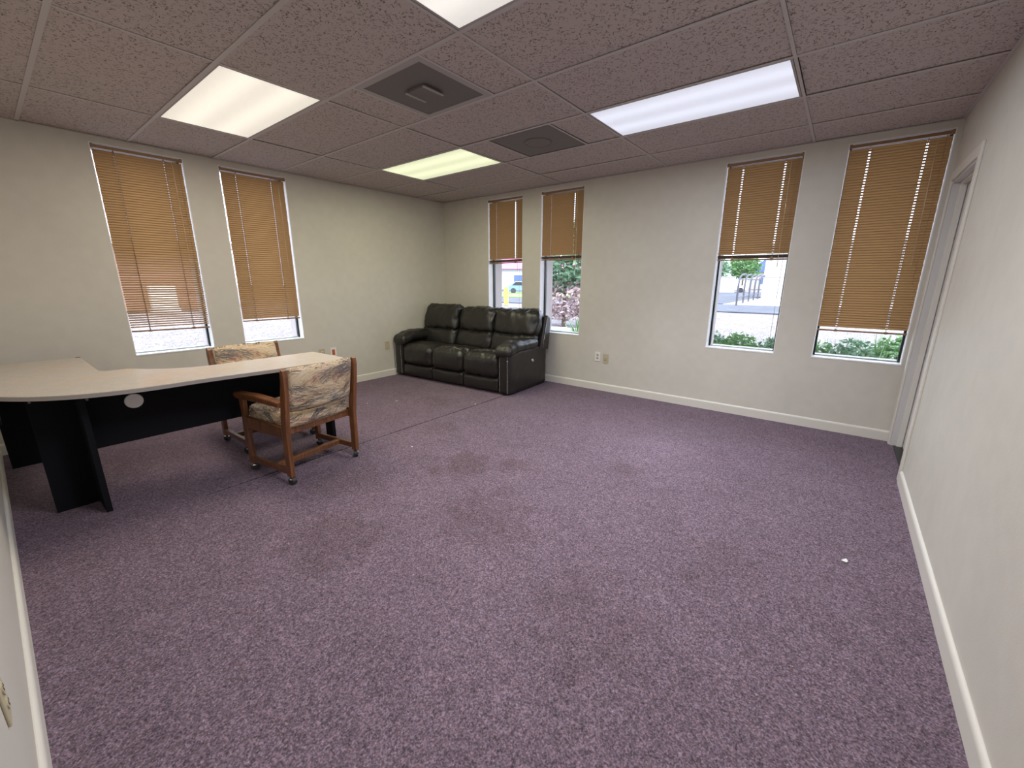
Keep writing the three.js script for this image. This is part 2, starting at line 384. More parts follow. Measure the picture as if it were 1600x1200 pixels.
// door in the right wall
{
  const d = thing('door_1', 'plain painted door shut deep in its frame beside the last window', 'door', [W, 0, 0], 0, null, 'structure');
  const [a, b, h] = DOOR;
  obj('jamb', bx(0, TN, 0, h, a, a + 0.02), M.jamb, d);
  obj('jamb', bx(0, TN, 0, h, b - 0.02, b), M.jamb, d);
  obj('head_jamb', bx(0, TN, h - 0.02, h, a + 0.02, b - 0.02), M.jamb, d);
  obj('door_stop', bx(0.04, 0.075, 0, h - 0.02, a + 0.02, a + 0.033, 0.003), M.trim, d);
  obj('door_stop', bx(0.04, 0.075, 0, h - 0.02, b - 0.033, b - 0.02, 0.003), M.trim, d);
  obj('door_stop', bx(0.04, 0.075, h - 0.033, h - 0.02, a + 0.033, b - 0.033, 0.003), M.trim, d);
  obj('door_leaf', bx(0.079, 0.118, 0.003, h - 0.023, a + 0.023, b - 0.023, 0.002), M.jamb, d);
  obj('casing', bx(-0.012, 0, 0, h + 0.06, a - 0.06, a + 0.006, 0.003), M.trim, d);
  obj('casing', bx(-0.012, 0, 0, h + 0.06, b - 0.006, b + 0.06, 0.003), M.trim, d);
  obj('head_casing', bx(-0.012, 0, h - 0.006, h + 0.06, a + 0.006, b - 0.006, 0.003), M.trim, d);
  obj('threshold', bx(0.02, TN, -0.002, 0.003, a + 0.02, b - 0.02), M.bronze, d);
  const hb = new THREE.LatheGeometry([[0, -0.06], [0.02, -0.06], [0.026, -0.05], [0.026, -0.035], [0.01, -0.022], [0.01, -0.006], [0.03, -0.004], [0.03, 0]].map((p) => new THREE.Vector2(...p)), 20).rotateZ(-Math.PI / 2).translate(0.079, 0.95, b - 0.09);
  obj('door_knob', hb, M.chrome, d);
}

// windows: u runs along the wall, v upward, w outwards
function place(o, wall, u) { if (wall === 'B') { o.position.set(u, 0, 0); } else { o.position.set(0, 0, u); o.rotation.y = Math.PI / 2; } }
// in local axes a window spans x = 0..width, outwards is -z. On the left wall the local x axis runs towards -z of the room.
const windowSpots = [...WIN_A.map(([a, b]) => ['A', a, b]), ...WIN_B.map(([a, b]) => ['B', a, b])];
const winNames = ['two window wall beside the desk, by the desk corner', 'two window wall beside the desk, nearer the sofa', 'window wall behind the sofa, nearest the room corner', 'window wall behind the sofa, by the sofa arm', 'window wall past the sofa, with the half raised blind', 'window wall next to the doorway'];
windowSpots.forEach(([wall, a, b], i) => {
  const w = b - a;
  const g = new THREE.Group(); g.name = `window_${i + 1}`; scene.add(g);
  tag(g, `narrow fixed window in the ${winNames[i]}`, 'window', null, 'structure');
  place(g, wall, wall === 'B' ? a : b);
  const d0 = -0.1, d1 = -0.135, f = 0.022, y0 = SILL, y1 = HEAD;
  obj('window_frame', bx(0, f, y0, y1, d1, d0, 0.002), M.bronze, g);
  obj('window_frame', bx(w - f, w, y0, y1, d1, d0, 0.002), M.bronze, g);
  obj('window_frame', bx(f, w - f, y0, y0 + f, d1, d0, 0.002), M.alu, g);
  obj('window_frame', bx(f, w - f, y1 - f, y1, d1, d0, 0.002), M.bronze, g);
  obj('pane', bx(f, w - f, y0 + f, y1 - f, (d0 + d1) / 2 - 0.0005, (d0 + d1) / 2 + 0.0005).toNonIndexed(), M.glass, g);
  // painted linings of the opening
  const t = 0.006;
  obj('lining', bx(0, t, y0, y1, d0, -0.001), M.reveal, g);
  obj('lining', bx(w - t, w, y0, y1, d0, -0.001), M.reveal, g);
  obj('lining', bx(t, w - t, y1 - t, y1, d0, -0.001), M.reveal, g);
  obj('window_sill', bx(0, w, y0 - 0.004, y0 + 0.01, d0, 0.004, 0.003), M.sill, g);
  obj('outer_lining', bx(0, t, y0, y1, -TH, d1), M.ext, g);
  obj('outer_lining', bx(w - t, w, y0, y1, -TH, d1), M.ext, g);
  obj('outer_sill', bx(0, w, y0 - 0.004, y0 + 0.006, -TH, d1), M.ext, g);
});

// ------------------------------------------------------------------ ceiling lights and vents
const lightSpecs = [
  ['warm white ceiling light panel above the desk chairs', [1.0, 0.9, 0.74], 6.4, [0.56, 0.515, 0.43], 2.5],
  ['greenish ceiling light panel over the sofa', [0.97, 0.97, 0.68], 6.0, [0.56, 0.6, 0.37], 1.5],
  ['cool bluish white ceiling light panel by the doorway end', [0.86, 0.91, 1.0], 5.8, [0.44, 0.465, 0.56], 13],
  ['soft white ceiling light panel with a ribbed lens above the open carpet', [0.93, 0.95, 1.0], 14, [0.54, 0.515, 0.48], 1],
];
// two fluorescent tubes behind the lens: each lens is a little brighter in front of them
const lensTex = dataTex(8, (u, v, x, y) => { const t = Math.exp(-(((v - 0.3) / 0.16) ** 2)) + Math.exp(-(((v - 0.72) / 0.16) ** 2)); const k = 0.86 + 0.14 * Math.min(1, t); return [k, k, k]; }, true, 1, 64);
const lensBump = dataTex(256, (u, v) => 0.5 + 0.5 * Math.sin(u * 6.2832 * 32) * Math.sin(v * 6.2832 * 32), false, 1);
LIGHTS.forEach(([i, k], n) => {
  const [label, tint, power, glow, beam] = lightSpecs[n];
  const x0 = GX[i] + F, x1 = GX[i + 1] - F, z0 = GZ[k] + F, z1 = GZ[k + 1] - F, cx = (x0 + x1) / 2, cz = (z0 + z1) / 2;
  const t = thing('ceiling_light', label, 'ceiling light', [cx, H, cz], 0, null);
  const w = x1 - x0, d = z1 - z0, rim = 0.012;
  obj('housing', [bx(-w / 2, w / 2, 0.09, 0.1, -d / 2, d / 2), bx(-w / 2, -w / 2 + 0.004, 0.002, 0.09, -d / 2, d / 2), bx(w / 2 - 0.004, w / 2, 0.002, 0.09, -d / 2, d / 2), bx(-w / 2, w / 2, 0.002, 0.09, -d / 2, -d / 2 + 0.004), bx(-w / 2, w / 2, 0.002, 0.09, d / 2 - 0.004, d / 2)], M.white, t);
  obj('door_frame', [bx(-w / 2, w / 2, 0, 0.004, -d / 2, -d / 2 + rim), bx(-w / 2, w / 2, 0, 0.004, d / 2 - rim, d / 2), bx(-w / 2, -w / 2 + rim, 0, 0.004, -d / 2 + rim, d / 2 - rim), bx(w / 2 - rim, w / 2, 0, 0.004, -d / 2 + rim, d / 2 - rim)], M.ventFrame, t);
  const lens = bx(-w / 2 + rim, w / 2 - rim, 0.002, 0.006, -d / 2 + rim, d / 2 - rim);
  const p = lens.attributes.position, uv = lens.attributes.uv;
  for (let q = 0; q < p.count; q++) uv.setXY(q, p.getX(q) / w + 0.5, p.getZ(q) / d + 0.5);
  obj('lens', lens, new THREE.MeshStandardMaterial({ color: lin(0.7, 0.7, 0.7), roughness: 0.4, bumpMap: lensBump, bumpScale: 0.0005, emissive: lin(...glow), emissiveIntensity: 1.0, emissiveMap: lensTex }), t);
  const a = new THREE.RectAreaLight(lin(...tint), power, w - 2 * rim, d - 2 * rim);
  a.name = 'light_panel_' + (n + 1);
  a.position.set(cx, H - 0.008, cz);
  a.rotation.x = -Math.PI / 2;
  scene.add(a);
  // the prismatic lens throws part of the light straight down
  const b = new THREE.SpotLight(lin(...tint), beam, 0, 1.0, 1, 2);
  b.name = 'light_beam_' + (n + 1);
  b.position.set(cx, H - 0.012, cz); b.target.position.set(cx, 0, cz);
  b.castShadow = true; b.shadow.radius = 12;
  scene.add(b, b.target);
});
VENTS.forEach(([i, k], n) => {
  const x0 = GX[i] + 0.305 + 0.008, x1 = GX[i + 1] - 0.305 - 0.008, z0 = GZ[k] + F, z1 = GZ[k + 1] - F, cx = (x0 + x1) / 2, cz = (z0 + z1) / 2, w = x1 - x0, d = z1 - z0;
  const t = thing('ceiling_vent', n ? 'dark square ceiling vent with a round plate beside the greenish light' : 'dark square ceiling vent with a raised square plate and pale border', 'vent', [cx, H, cz]);
  const b = n ? 0.01 : 0.038;
  obj('vent_frame', [bx(-w / 2, w / 2, -0.002, 0.006, -d / 2, -d / 2 + b), bx(-w / 2, w / 2, -0.002, 0.006, d / 2 - b, d / 2), bx(-w / 2, -w / 2 + b, -0.002, 0.006, -d / 2 + b, d / 2 - b), bx(w / 2 - b, w / 2, -0.002, 0.006, -d / 2 + b, d / 2 - b)], n ? M.vent : M.ventFrame, t);
  obj('vent_plate', bx(-w / 2 + b, w / 2 - b, 0.002, 0.006, -d / 2 + b, d / 2 - b), M.vent, t);
  if (n) {
    obj('ring', new THREE.TorusGeometry(0.115, 0.006, 8, 40).rotateX(Math.PI / 2).translate(0, 0.002, 0), M.vent, t);
    obj('round_plate', cyl(0.108, 0.108, 0.006, 40).translate(0, 0, 0), M.vent, t);
  } else {
    obj('centre_plate', bx(-0.075, 0.075, -0.016, 0.002, -0.075, 0.075, 0.004), M.vent, t);
    for (const s of [-1, 1]) obj('lip', bx(s * 0.08 - 0.008, s * 0.08 + 0.008, -0.02, -0.012, -0.08, 0.08, 0.003), M.ventFrame, t);
  }
});

// ------------------------------------------------------------------ blinds
const SLAT_L = 0.59;
function slatGeo(len, hw, hh) {
  const xs = [0, len / 2 - 0.165 - hw, len / 2 - 0.165 + hw, len / 2 + 0.165 - hw, len / 2 + 0.165 + hw, len], ws = [-0.0125, -hh, hh, 0.0125];
  const pos = [], idx = [], nx = xs.length;
  for (const w of ws) for (const x of xs) pos.push(x - len / 2, 0.0022 * (1 - (w / 0.0125) ** 2), w);
  for (let r = 0; r < 3; r++) for (let c = 0; c < nx - 1; c++) {
    if (r === 1 && (c === 1 || c === 3)) continue;                         // cord hole
    const a = r * nx + c; idx.push(a, a + nx, a + 1, a + 1, a + nx, a + nx + 1);
  }
  const g = new THREE.BufferGeometry();
  g.setAttribute('position', new THREE.Float32BufferAttribute(pos, 3));
  g.setIndex(idx); g.computeVertexNormals();
  return boxUV(g);
}
const slatWide = slatGeo(SLAT_L, 0.006, 0.0034), slatTight = slatGeo(SLAT_L, 0.002, 0.0015);
function blind(i, bottom, { tilt = 72, label, raised = false, open = 0, skew = 0, wandSide = 1, off = 0 }) {
  const [wall, a, b] = windowSpots[i], w = b - a;
  const t = thing('window_blind', label, 'blind', [0, 0, 0], 0, 'tan slatted window blinds');
  place(t, wall, wall === 'B' ? a : b);
  const slatG = wall === 'B' ? slatWide : slatTight, cx = w / 2 + off, len = SLAT_L, zc = -0.018;
  obj('headrail', bx(0.006, w - 0.006, HEAD - 0.036, HEAD - 0.012, zc - 0.0125, zc + 0.0125, 0.002), M.rail, t);
  for (const x of [0.012, w - 0.012]) obj('bracket', bx(x - 0.01, x + 0.01, HEAD - 0.036, HEAD - 0.004, zc - 0.014, zc + 0.016, 0.002), M.rail, t);
  const top = HEAD - 0.058, pitch = 0.0205;
  const stack = raised ? 34 : 0, railY = bottom + 0.008, stackTop = railY + 0.012 + stack * 0.0009;
  const n = Math.floor((top - stackTop - 0.012) / pitch);
  for (let k = 0; k <= n; k++) {
    const s = obj('slat', slatG, M.slat, t), y = top - k * pitch, q = k / n;
    s.position.set(cx + rr(-0.001, 0.001), y + skew * q * 0, zc);
    const th = -THREE.MathUtils.degToRad(tilt + rr(-1.5, 1.5) - (open ? open * (0.55 * THREE.MathUtils.smoothstep(q, 0.4, 0.75) + 0.45 * THREE.MathUtils.smoothstep(q, 0.84, 1)) : 0));
    s.rotation.set(th, 0, skew * q + rr(-0.0008, 0.0008));
  }
  for (let k = 0; k < stack; k++) {
    const s = obj('slat', slatG, M.slat, t);
    s.position.set(cx + rr(-0.002, 0.002), railY + 0.011 + k * 0.0009, zc);
    s.rotation.set(rr(-0.02, 0.02), 0, skew);
  }
  const br = obj('bottom_rail', bx(-len / 2, len / 2, -0.007, 0.007, -0.012, 0.012, 0.004), M.rail, t);
  br.position.set(cx, railY, zc); br.rotation.z = skew;
  for (const s of [-1, 1]) {
    const x = cx + s * 0.165;
    for (const dz of [-0.0125, 0.0125]) obj('ladder_cord', tube([[x, HEAD - 0.032, zc + dz], [x, (HEAD + railY) / 2, zc + dz], [x, railY + skew * s * 0.165, zc + dz]], wall === 'B' ? 0.0011 : 0.0021, 4, 5), M.cord, t);
    obj('cord_cap', bx(x - 0.012, x + 0.012, railY - 0.0095 + skew * s * 0.165, railY + 0.004 + (raised ? 0.02 : 0.006), zc - 0.014, zc + 0.014, 0.003), M.rail, t);
  }
  const wx = wandSide > 0 ? w - 0.085 : 0.06;
  obj('tilt_wand', cyl(0.0035, 0.0035, 0.9, 6).rotateZ(0.01).translate(wx, HEAD - 0.5, zc + 0.024), M.wand, t);
  obj('lift_cord', tube([[w - 0.045, HEAD - 0.03, zc + 0.016], [w - 0.043, HEAD - 0.6, zc + 0.02], [w - 0.05, raised ? SILL + 0.06 : HEAD - 1.1, zc + 0.02]], 0.0014, 12, 4), M.cord, t);
  return t;
}
blind(0, 0.862, { tilt: 57, open: 23, skew: -0.012, label: 'tan blind in the window by the desk corner, lower slats tilted open' });
blind(1, 0.892, { tilt: 57, label: 'fully lowered tan blind in the desk side window nearer the sofa' });
blind(2, 1.555, { tilt: 76, raised: true, skew: 0.012, off: 0.006, label: 'half raised tan blind in the window nearest the room corner' });
blind(3, 1.575, { tilt: 76, raised: true, off: 0.006, label: 'half raised tan blind over the sofa arm, above a view of shrubs' });
blind(4, 1.515, { tilt: 78, raised: true, skew: -0.006, off: 0.005, label: 'half raised tan blind above a view of a street and white shed' });
blind(5, 0.9, { tilt: 78, label: 'long lowered tan blind next to the doorway with dots of daylight' });

// ------------------------------------------------------------------ wall plates
function plate(name, label, wall, u, y, m, build, w = 0.072, h = 0.116) {
  const t = thing(name, label, 'wall plate', wall === 'A' ? [0, y, u] : wall === 'B' ? [u, y, 0] : [u, y, L], wall === 'A' ? Math.PI / 2 : wall === 'B' ? 0 : Math.PI);
  obj('cover_plate', bx(-w / 2, w / 2, -h / 2, h / 2, 0, 0.006, 0.003), m, t);
  build(t);
  return t;
}
const duplex = (mat) => (t) => {
  for (const s of [-1, 1]) {
    const r = obj('receptacle', cyl(0.0165, 0.0165, 0.004, 20).rotateX(Math.PI / 2).scale(1, 0.85, 1).translate(0, s * 0.02, 0.0065), mat, t);
    obj('slot', [bx(-0.007, -0.005, s * 0.02 - 0.001, s * 0.02 + 0.007, 0.008, 0.0092), bx(0.005, 0.007, s * 0.02 - 0.001, s * 0.02 + 0.006, 0.008, 0.0092), bx(-0.002, 0.002, s * 0.02 - 0.009, s * 0.02 - 0.005, 0.008, 0.0092)], M.dark, r);
  }
  obj('screw', cyl(0.003, 0.003, 0.002, 10).rotateX(Math.PI / 2).translate(0, 0, 0.0065), M.chrome, t);
};
plate('telephone_plate', 'small beige telephone jack plate on the wall beyond the desk end', 'A', 2.1, 0.462, M.beige, (t) => { obj('jack', bx(-0.012, 0.012, -0.012, 0.01, 0.005, 0.012, 0.002), M.white, t); obj('jack_hole', bx(-0.006, 0.006, -0.007, 0.003, 0.011, 0.0125), M.dark, t); }, 0.075, 0.085);
plate('power_outlet', 'white power outlet with an orange red insert beyond the desk end', 'A', 1.954, 0.445, M.white, (t) => { const f = obj('insert', bx(-0.018, 0.018, -0.034, 0.034, 0.004, 0.009, 0.002), M.orange, t); for (const s of [-1, 1]) obj('slot', [bx(-0.007, -0.005, s * 0.018 - 0.003, s * 0.018 + 0.005, 0.0085, 0.0096), bx(0.005, 0.007, s * 0.018 - 0.003, s * 0.018 + 0.004, 0.0085, 0.0096)], M.dark, f); }, 0.08, 0.12);
plate('blank_plate', 'beige blank wall plate beside the sofa end', 'A', 1.158, 0.436, M.beige, (t) => { for (const s of [-1, 1]) obj('screw', cyl(0.003, 0.003, 0.002, 10).rotateX(Math.PI / 2).translate(0, s * 0.042, 0.0065), M.chrome, t); });
plate('power_outlet', 'white duplex power outlet low on the wall past the sofa arm', 'B', 2.672, 0.42, M.white, duplex(M.beige));
plate('telephone_plate', 'beige jack plate beside the white duplex outlet', 'B', 2.783, 0.405, M.beige, (t) => { obj('jack', bx(-0.011, 0.011, -0.02, 0.006, 0.005, 0.014, 0.002), M.beige, t); obj('jack_hole', bx(-0.006, 0.006, -0.003, 0.004, 0.0135, 0.0148), M.dark, t); });
plate('power_outlet', 'beige duplex outlet low on the wall that the desk return backs onto', 'D', 3.635, 0.445, M.beige, duplex(M.beige));

// ------------------------------------------------------------------ desk
{
  const d = thing('desk', 'L shaped office desk with worn pale top on black panels', 'desk');
  const TOP = 0.74, TT = 0.025;
  const s = new THREE.Shape();
  s.moveTo(1.5, 2.93);
  s.lineTo(1.93, 2.915);
  s.quadraticCurveTo(1.99, 2.92, 2.01, 3.05);
  s.bezierCurveTo(2.025, 3.35, 1.95, 3.65, 1.95, 3.95);
  s.bezierCurveTo(1.955, 4.22, 1.88, 4.5, 1.5, 4.68);
  s.lineTo(0.35, 4.68); s.lineTo(0.35, 4.19); s.lineTo(1.14, 4.19);
  s.bezierCurveTo(1.24, 4.17, 1.16, 4.08, 1.24, 4.03);
  s.bezierCurveTo(1.42, 3.92, 1.5, 3.8, 1.51, 3.6);
  s.lineTo(1.5, 2.93);
  const body = new THREE.ExtrudeGeometry(s, { depth: TT - 0.002, bevelEnabled: false, curveSegments: 24 }).rotateX(Math.PI / 2).translate(0, TOP - 0.002, 0);
  const top = new THREE.ExtrudeGeometry(s, { depth: 0.002, bevelEnabled: true, bevelThickness: 0.0015, bevelSize: 0.0012, bevelOffset: 0, bevelSegments: 2, curveSegments: 24 }).rotateX(Math.PI / 2).translate(0, TOP - 0.0015, 0);
  obj('edge_band', body, M.edge, d);
  const tp = obj('desk_top', top, M.laminate, d); tp.userData.label = 'worn pale laminate work surface';
  const Y = TOP - TT - 0.0025, t = 0.028;
  obj('modesty_panel', bx(1.615, 1.64, 0.362, Y, 2.96, 4.33, 0.001), M.black, d);
  obj('leg_panel', bx(1.53, 1.745, 0, Y, 4.332, 4.36, 0.001), M.black, d);
  obj('leg_panel', bx(1.502, 1.53, 0, Y, 4.332, 4.54, 0.001), M.black, d);
  obj('leg_panel', bx(1.615, 1.72, 0, Y, 2.92, 2.95, 0.001), M.black, d);
  obj('leg_panel', bx(0.41, 0.44, 0, Y, 4.23, 4.67, 0.001), M.black, d);
  obj('modesty_panel', bx(0.44, 1.5, 0.56, Y, 4.64, 4.67, 0.001), M.black, d);
  const g = obj('grommet_cover', cyl(0.042, 0.045, 0.006, 28).rotateZ(-Math.PI / 2).translate(1.643, 0.608, 4.12), M.white, d); g.userData.label = 'round white cable hole cover';
  obj('bracket', bx(1.735, 1.775, 0.68, Y, 4.32, 4.33, 0.002), M.vent, d);
  obj('bracket', bx(1.535, 1.56, 0.67, Y, 4.52, 4.53, 0.002), M.vent, d);
  obj('corner_chip', bx(0.347, 0.375, TOP - 0.004, TOP + 0.001, 4.188, 4.215, 0.001), M.dark, d).userData.label = 'dark chipped corner';
}

// ------------------------------------------------------------------ rolling armchairs
function makeChair(label) {
  const c = thing('rolling_armchair', label, 'chair', [0, 0, 0], 0, 'patterned rolling armchairs');
  const T = 0.03, zs = 0.262;
  for (const s of [-1, 1]) {
    const side = (g) => boxUV(g.translate(0, 0, s * zs), 1);
    obj('rear_post', side(ribbonShape([[-0.236, 0.055], [-0.186, 0.055], [-0.19, 0.3], [-0.2, 0.44], [-0.222, 0.58], [-0.25, 0.7], [-0.258, 0.77], [-0.272, 0.79], [-0.293, 0.782], [-0.298, 0.74], [-0.285, 0.62], [-0.262, 0.48], [-0.244, 0.36]], T)), M.oak, c);
    obj('front_leg', side(ribbonShape([[0.205, 0.055], [0.25, 0.055], [0.258, 0.3], [0.268, 0.55], [0.222, 0.55], [0.216, 0.3]], T)), M.oak, c);
    obj('bottom_rail', side(ribbonShape([[-0.19, 0.07], [0.208, 0.07], [0.212, 0.11], [-0.188, 0.11]], T - 0.004)), M.oak, c);
    obj('side_rail', side(ribbonShape([[-0.196, 0.325], [0.05, 0.318], [0.19, 0.325], [0.216, 0.3], [0.219, 0.405], [-0.2, 0.395]], T - 0.004)), M.oak, c);
    obj('armrest', boxUV(ribbonShape([[-0.232, 0.54], [0.05, 0.54], [0.26, 0.534], [0.288, 0.546], [0.296, 0.562], [0.284, 0.578], [0.05, 0.588], [-0.236, 0.576]], 0.062, 0.011).translate(0, 0, s * (zs + 0.004)), 1), M.oak, c);
    obj('bolt', cyl(0.006, 0.006, 0.004, 10).rotateX(Math.PI / 2).translate(-0.2, 0.35, s * (zs + T / 2)), M.chrome, c);
  }
  obj('stretcher', boxUV(bx(-0.05, -0.012, 0.072, 0.108, -zs + 0.013, zs - 0.013, 0.004).rotateY(0)), M.oak, c);
  obj('seat_rail', boxUV(bx(-0.185, -0.16, 0.33, 0.38, -zs + 0.013, zs - 0.013, 0.003)), M.oak, c);
  obj('seat_rail', boxUV(bx(0.185, 0.21, 0.33, 0.38, -zs + 0.013, zs - 0.013, 0.003)), M.oak, c);
  const seat = cushion(0.47, 0.115, 0.492, { r: 0.045, bulge: [0.004, 0.018, 0.002], seg: [18, 8, 18], crease: 0.0015 }).translate(0.022, 0.425, 0);
  obj('seat', boxUV(seat, 1, 0.2, 0.1), M.fabric, c);
  const back = cushion(0.07, 0.3, 0.492, { r: 0.034, bulge: [0.008, 0.004, 0], seg: [8, 16, 22], crease: 0.001,
    shape: (v) => { const q = v.z / 0.246; v.x -= 0.03 * (1 - q * q); v.x -= 0.2 * v.y; v.y -= 0.006 * (1 - q * q); } }).translate(-0.238, 0.642, 0);
  obj('backrest', boxUV(back, 1, 0.13, 0.05), M.fabric, c);
  for (const x of [-0.212, 0.228]) for (const s of [-1, 1]) {
    const k = new THREE.Group(); k.name = 'caster'; k.position.set(x, 0, s * zs); k.rotation.y = rr(-1.2, 1.2); c.add(k);
    obj('wheel', cyl(0.0262, 0.0262, 0.03, 18).rotateX(Math.PI / 2).translate(-0.008, 0.0262, 0), M.rubber, k);
    obj('hood', new THREE.SphereGeometry(0.0275, 18, 10, 0, Math.PI * 2, 0, Math.PI * 0.36).scale(1, 1, 0.85).translate(-0.004, 0.027, 0), M.chrome, k);
    obj('stem', cyl(0.006, 0.006, 0.03, 10).translate(0.004, 0.055, 0), M.chrome, k);
  }
  return c;
}
const c1 = makeChair('patterned rolling armchair with oak frame, its back to the open carpet');
c1.position.set(1.985, 0, 3.295); c1.rotation.y = Math.PI + 0.15;
const c2 = c1.clone(); c2.name = numbered('rolling_armchair'); scene.add(c2);
tag(c2, 'patterned rolling armchair with oak frame behind the desk, by the windows', 'chair', 'patterned rolling armchairs');
c2.position.set(1.215, 0, 3.24); c2.rotation.set(0, 0.035, 0);

// ------------------------------------------------------------------ sofa
{
  const a = THREE.MathUtils.degToRad(2.9);
  const s = thing('reclining_sofa', 'dark brown leather three seat reclining sofa with nailhead trim', 'sofa', [2.045 - Math.cos(a) * 1.01, 0, 0.96 + Math.sin(a) * 1.01], a);
  const Lm = M.leather, P = 0.84;                                       // seats span -P..P, front at z = 0, back at -0.85
  obj('base_frame', bx(-0.99, 0.99, 0.012, 0.2, -0.83, -0.05, 0.01), M.dark, s);
  for (let k = 0; k < 3; k++) {
    const x0 = -P + k * 0.56, cx = x0 + 0.28;
    const foot = cushion(0.552, 0.155, 0.09, { r: 0.03, bulge: [0, 0, 0.008], seg: [22, 8, 6], crease: 0.0015, s: k }).translate(cx, 0.11, -0.045);
    obj('footrest_panel', foot, Lm, s);
    const worn = k === 1 || k === 2;
    const seat = cushion(0.556, 0.285, 0.66, { r: 0.085, bulge: [0.002, 0.022, 0.012], seg: [worn ? 70 : 30, 16, worn ? 60 : 24], crease: 0.004, freq: 6, s: k * 3 + 1,
      shape: (v) => { v.y -= 0.05 * THREE.MathUtils.smoothstep(-v.z, -0.1, 0.33); } }).translate(cx, 0.327, -0.315);
    if (worn) {
      const p = seat.attributes.position, col = [];
      for (let i = 0; i < p.count; i++) {
        const x = p.getX(i), y = p.getY(i), z = p.getZ(i);
        const line = Math.abs(z + 0.13 + 0.05 * noise(x * 3, 2, 0) + (k === 2 ? 0.05 : 0)), m = y > 0.4 && noise(x * 26, z * 26, 5) + 0.35 * noise(x * 70, z * 70, 1) > 0.22 + line * 9 ? 1 : 0;
        col.push(...(m ? [0.34, 0.32, 0.31] : [0.024, 0.0215, 0.019]));
      }
      seat.setAttribute('color', new THREE.Float32BufferAttribute(col, 3));
    }
    obj('seat_cushion', seat, worn ? M.leatherWorn : Lm, s);
  }
  // back: three sections, each a lumbar roll under a head cushion; the first stands a little proud
  const secs = [[-0.96, -0.3, 0.045, 0.985], [-0.3, 0.32, 0, 0.965], [0.32, 0.995, 0, 0.97]];
  const lean = (z0) => (v) => { v.z -= 0.26 * v.y; };
  secs.forEach(([x0, x1, fwd, top], k) => {
    const w = x1 - x0, cx = (x0 + x1) / 2;
    const lum = cushion(w - 0.006, 0.26, 0.17, { r: 0.06, bulge: [0, 0.004, 0.02], seg: [30, 12, 10], crease: 0.006, freq: 9, s: k * 5, shape: lean() }).translate(cx, 0.54, -0.6 + fwd);
    obj('lumbar_cushion', lum, Lm, s);
    const head = cushion(w - 0.002, top - 0.625, 0.2, { r: 0.075, bulge: [0.002, 0.006, 0.028], seg: [34, 20, 12], crease: 0.009, freq: 7, s: k * 7 + 3, shape: (v, u) => { v.z -= 0.26 * v.y; v.z += 0.012 * Math.cos(u[1] * 1.5); } }).translate(cx, (top + 0.625) / 2, -0.688 + fwd);
    const h = obj('head_cushion', head, Lm, s);
    obj('seam', tube([[cx - w * 0.42, 0.652, -0.545 + fwd], [cx, 0.648, -0.53 + fwd], [cx + w * 0.42, 0.652, -0.545 + fwd]], 0.003, 16, 5), M.dark, h);
  });
  obj('back_frame', ribbonShape([[-0.72, 0.1], [-0.67, 0.5], [-0.77, 0.86], [-0.81, 0.9], [-0.85, 0.88], [-0.86, 0.82], [-0.83, 0.1]], 1.9, 0.01).rotateY(-Math.PI / 2), Lm, s);
  for (const q of [-1, 1]) {
    const xo = q * 1.01, xi = q * 0.845;
    const arm = cushion(0.165, 0.5, 0.84, { r: 0.035, bulge: [0.004, 0, 0.004], seg: [8, 20, 24], crease: 0.0012, shape: (v, u) => { if (u[1] > 0.2) v.z -= 0; } }).translate(q * 0.9275, 0.272, -0.42);
    const ar = obj('arm', arm, Lm, s);
    const pad = cushion(0.235, 0.135, 0.66, { r: 0.06, bulge: [0.006, 0.02, 0.006], seg: [16, 12, 30], crease: 0.0035, freq: 8, s: q,
      shape: (v, u) => { v.y -= 0.045 * THREE.MathUtils.smoothstep(u[2], 0.3, 1) + 0.0 * v.x; v.y += 0.02 * (u[2] < -0.5 ? 1 : 0) * 0; } }).translate(q * 0.905, 0.555, -0.31);
    obj('arm_pad', pad, Lm, s);
    // wing beside the back
    const wing = ribbonShape([[-0.66, 0.48], [-0.72, 0.68], [-0.755, 0.82], [-0.785, 0.875], [-0.82, 0.895], [-0.862, 0.885], [-0.888, 0.85], [-0.895, 0.79], [-0.85, 0.46]], 0.075, 0.02).rotateY(-Math.PI / 2).translate(q * 0.993, 0, 0);
    obj('back_wing', wing, Lm, s);
    // nailheads: two rows up the arm front, one row along the wing
    const nails = [], dome = (x, y, z, ry) => nails.push(new THREE.SphereGeometry(0.0042, 6, 4, 0, Math.PI * 2, 0, Math.PI / 2).rotateX(Math.PI / 2).rotateY(ry).translate(x, y, z));
    for (let y = 0.04; y < 0.45; y += 0.0125) { dome(xo - q * 0.028, y, 0.0035, 0); dome(xi + q * 0.024, y, 0.0035, 0); }
    for (let k = 1; k < 7; k++) { const t = k / 6 * Math.PI / 2; dome(xo - q * 0.028, 0.45 + 0.03 * Math.sin(t), -0.03 * (1 - Math.cos(t)) + 0.003, 0); }
    for (let y = 0.5; y < 0.85; y += 0.0125) { const k = (y - 0.5) / 0.38; dome(q * 1.0295, y, -0.7 - 0.1 * k, q * Math.PI / 2); }
    const nh = obj('nailhead_trim', nails, M.chrome, ar); nh.userData.kind = 'stuff'; nh.userData.label = 'rows of small silver nailheads';
  }
  const b = obj('power_switch', new THREE.SphereGeometry(1, 16, 10).scale(0.006, 0.018, 0.034).rotateX(-0.35).translate(1.0145, 0.365, -0.49), M.chrome, s);
  b.userData.label = 'small oval chrome recline switch';
  for (const x of [-0.93, 0.93]) for (const z of [-0.1, -0.76]) obj('foot', cyl(0.025, 0.02, 0.03, 12).translate(x, 0.015, z), M.rubber, s);
}

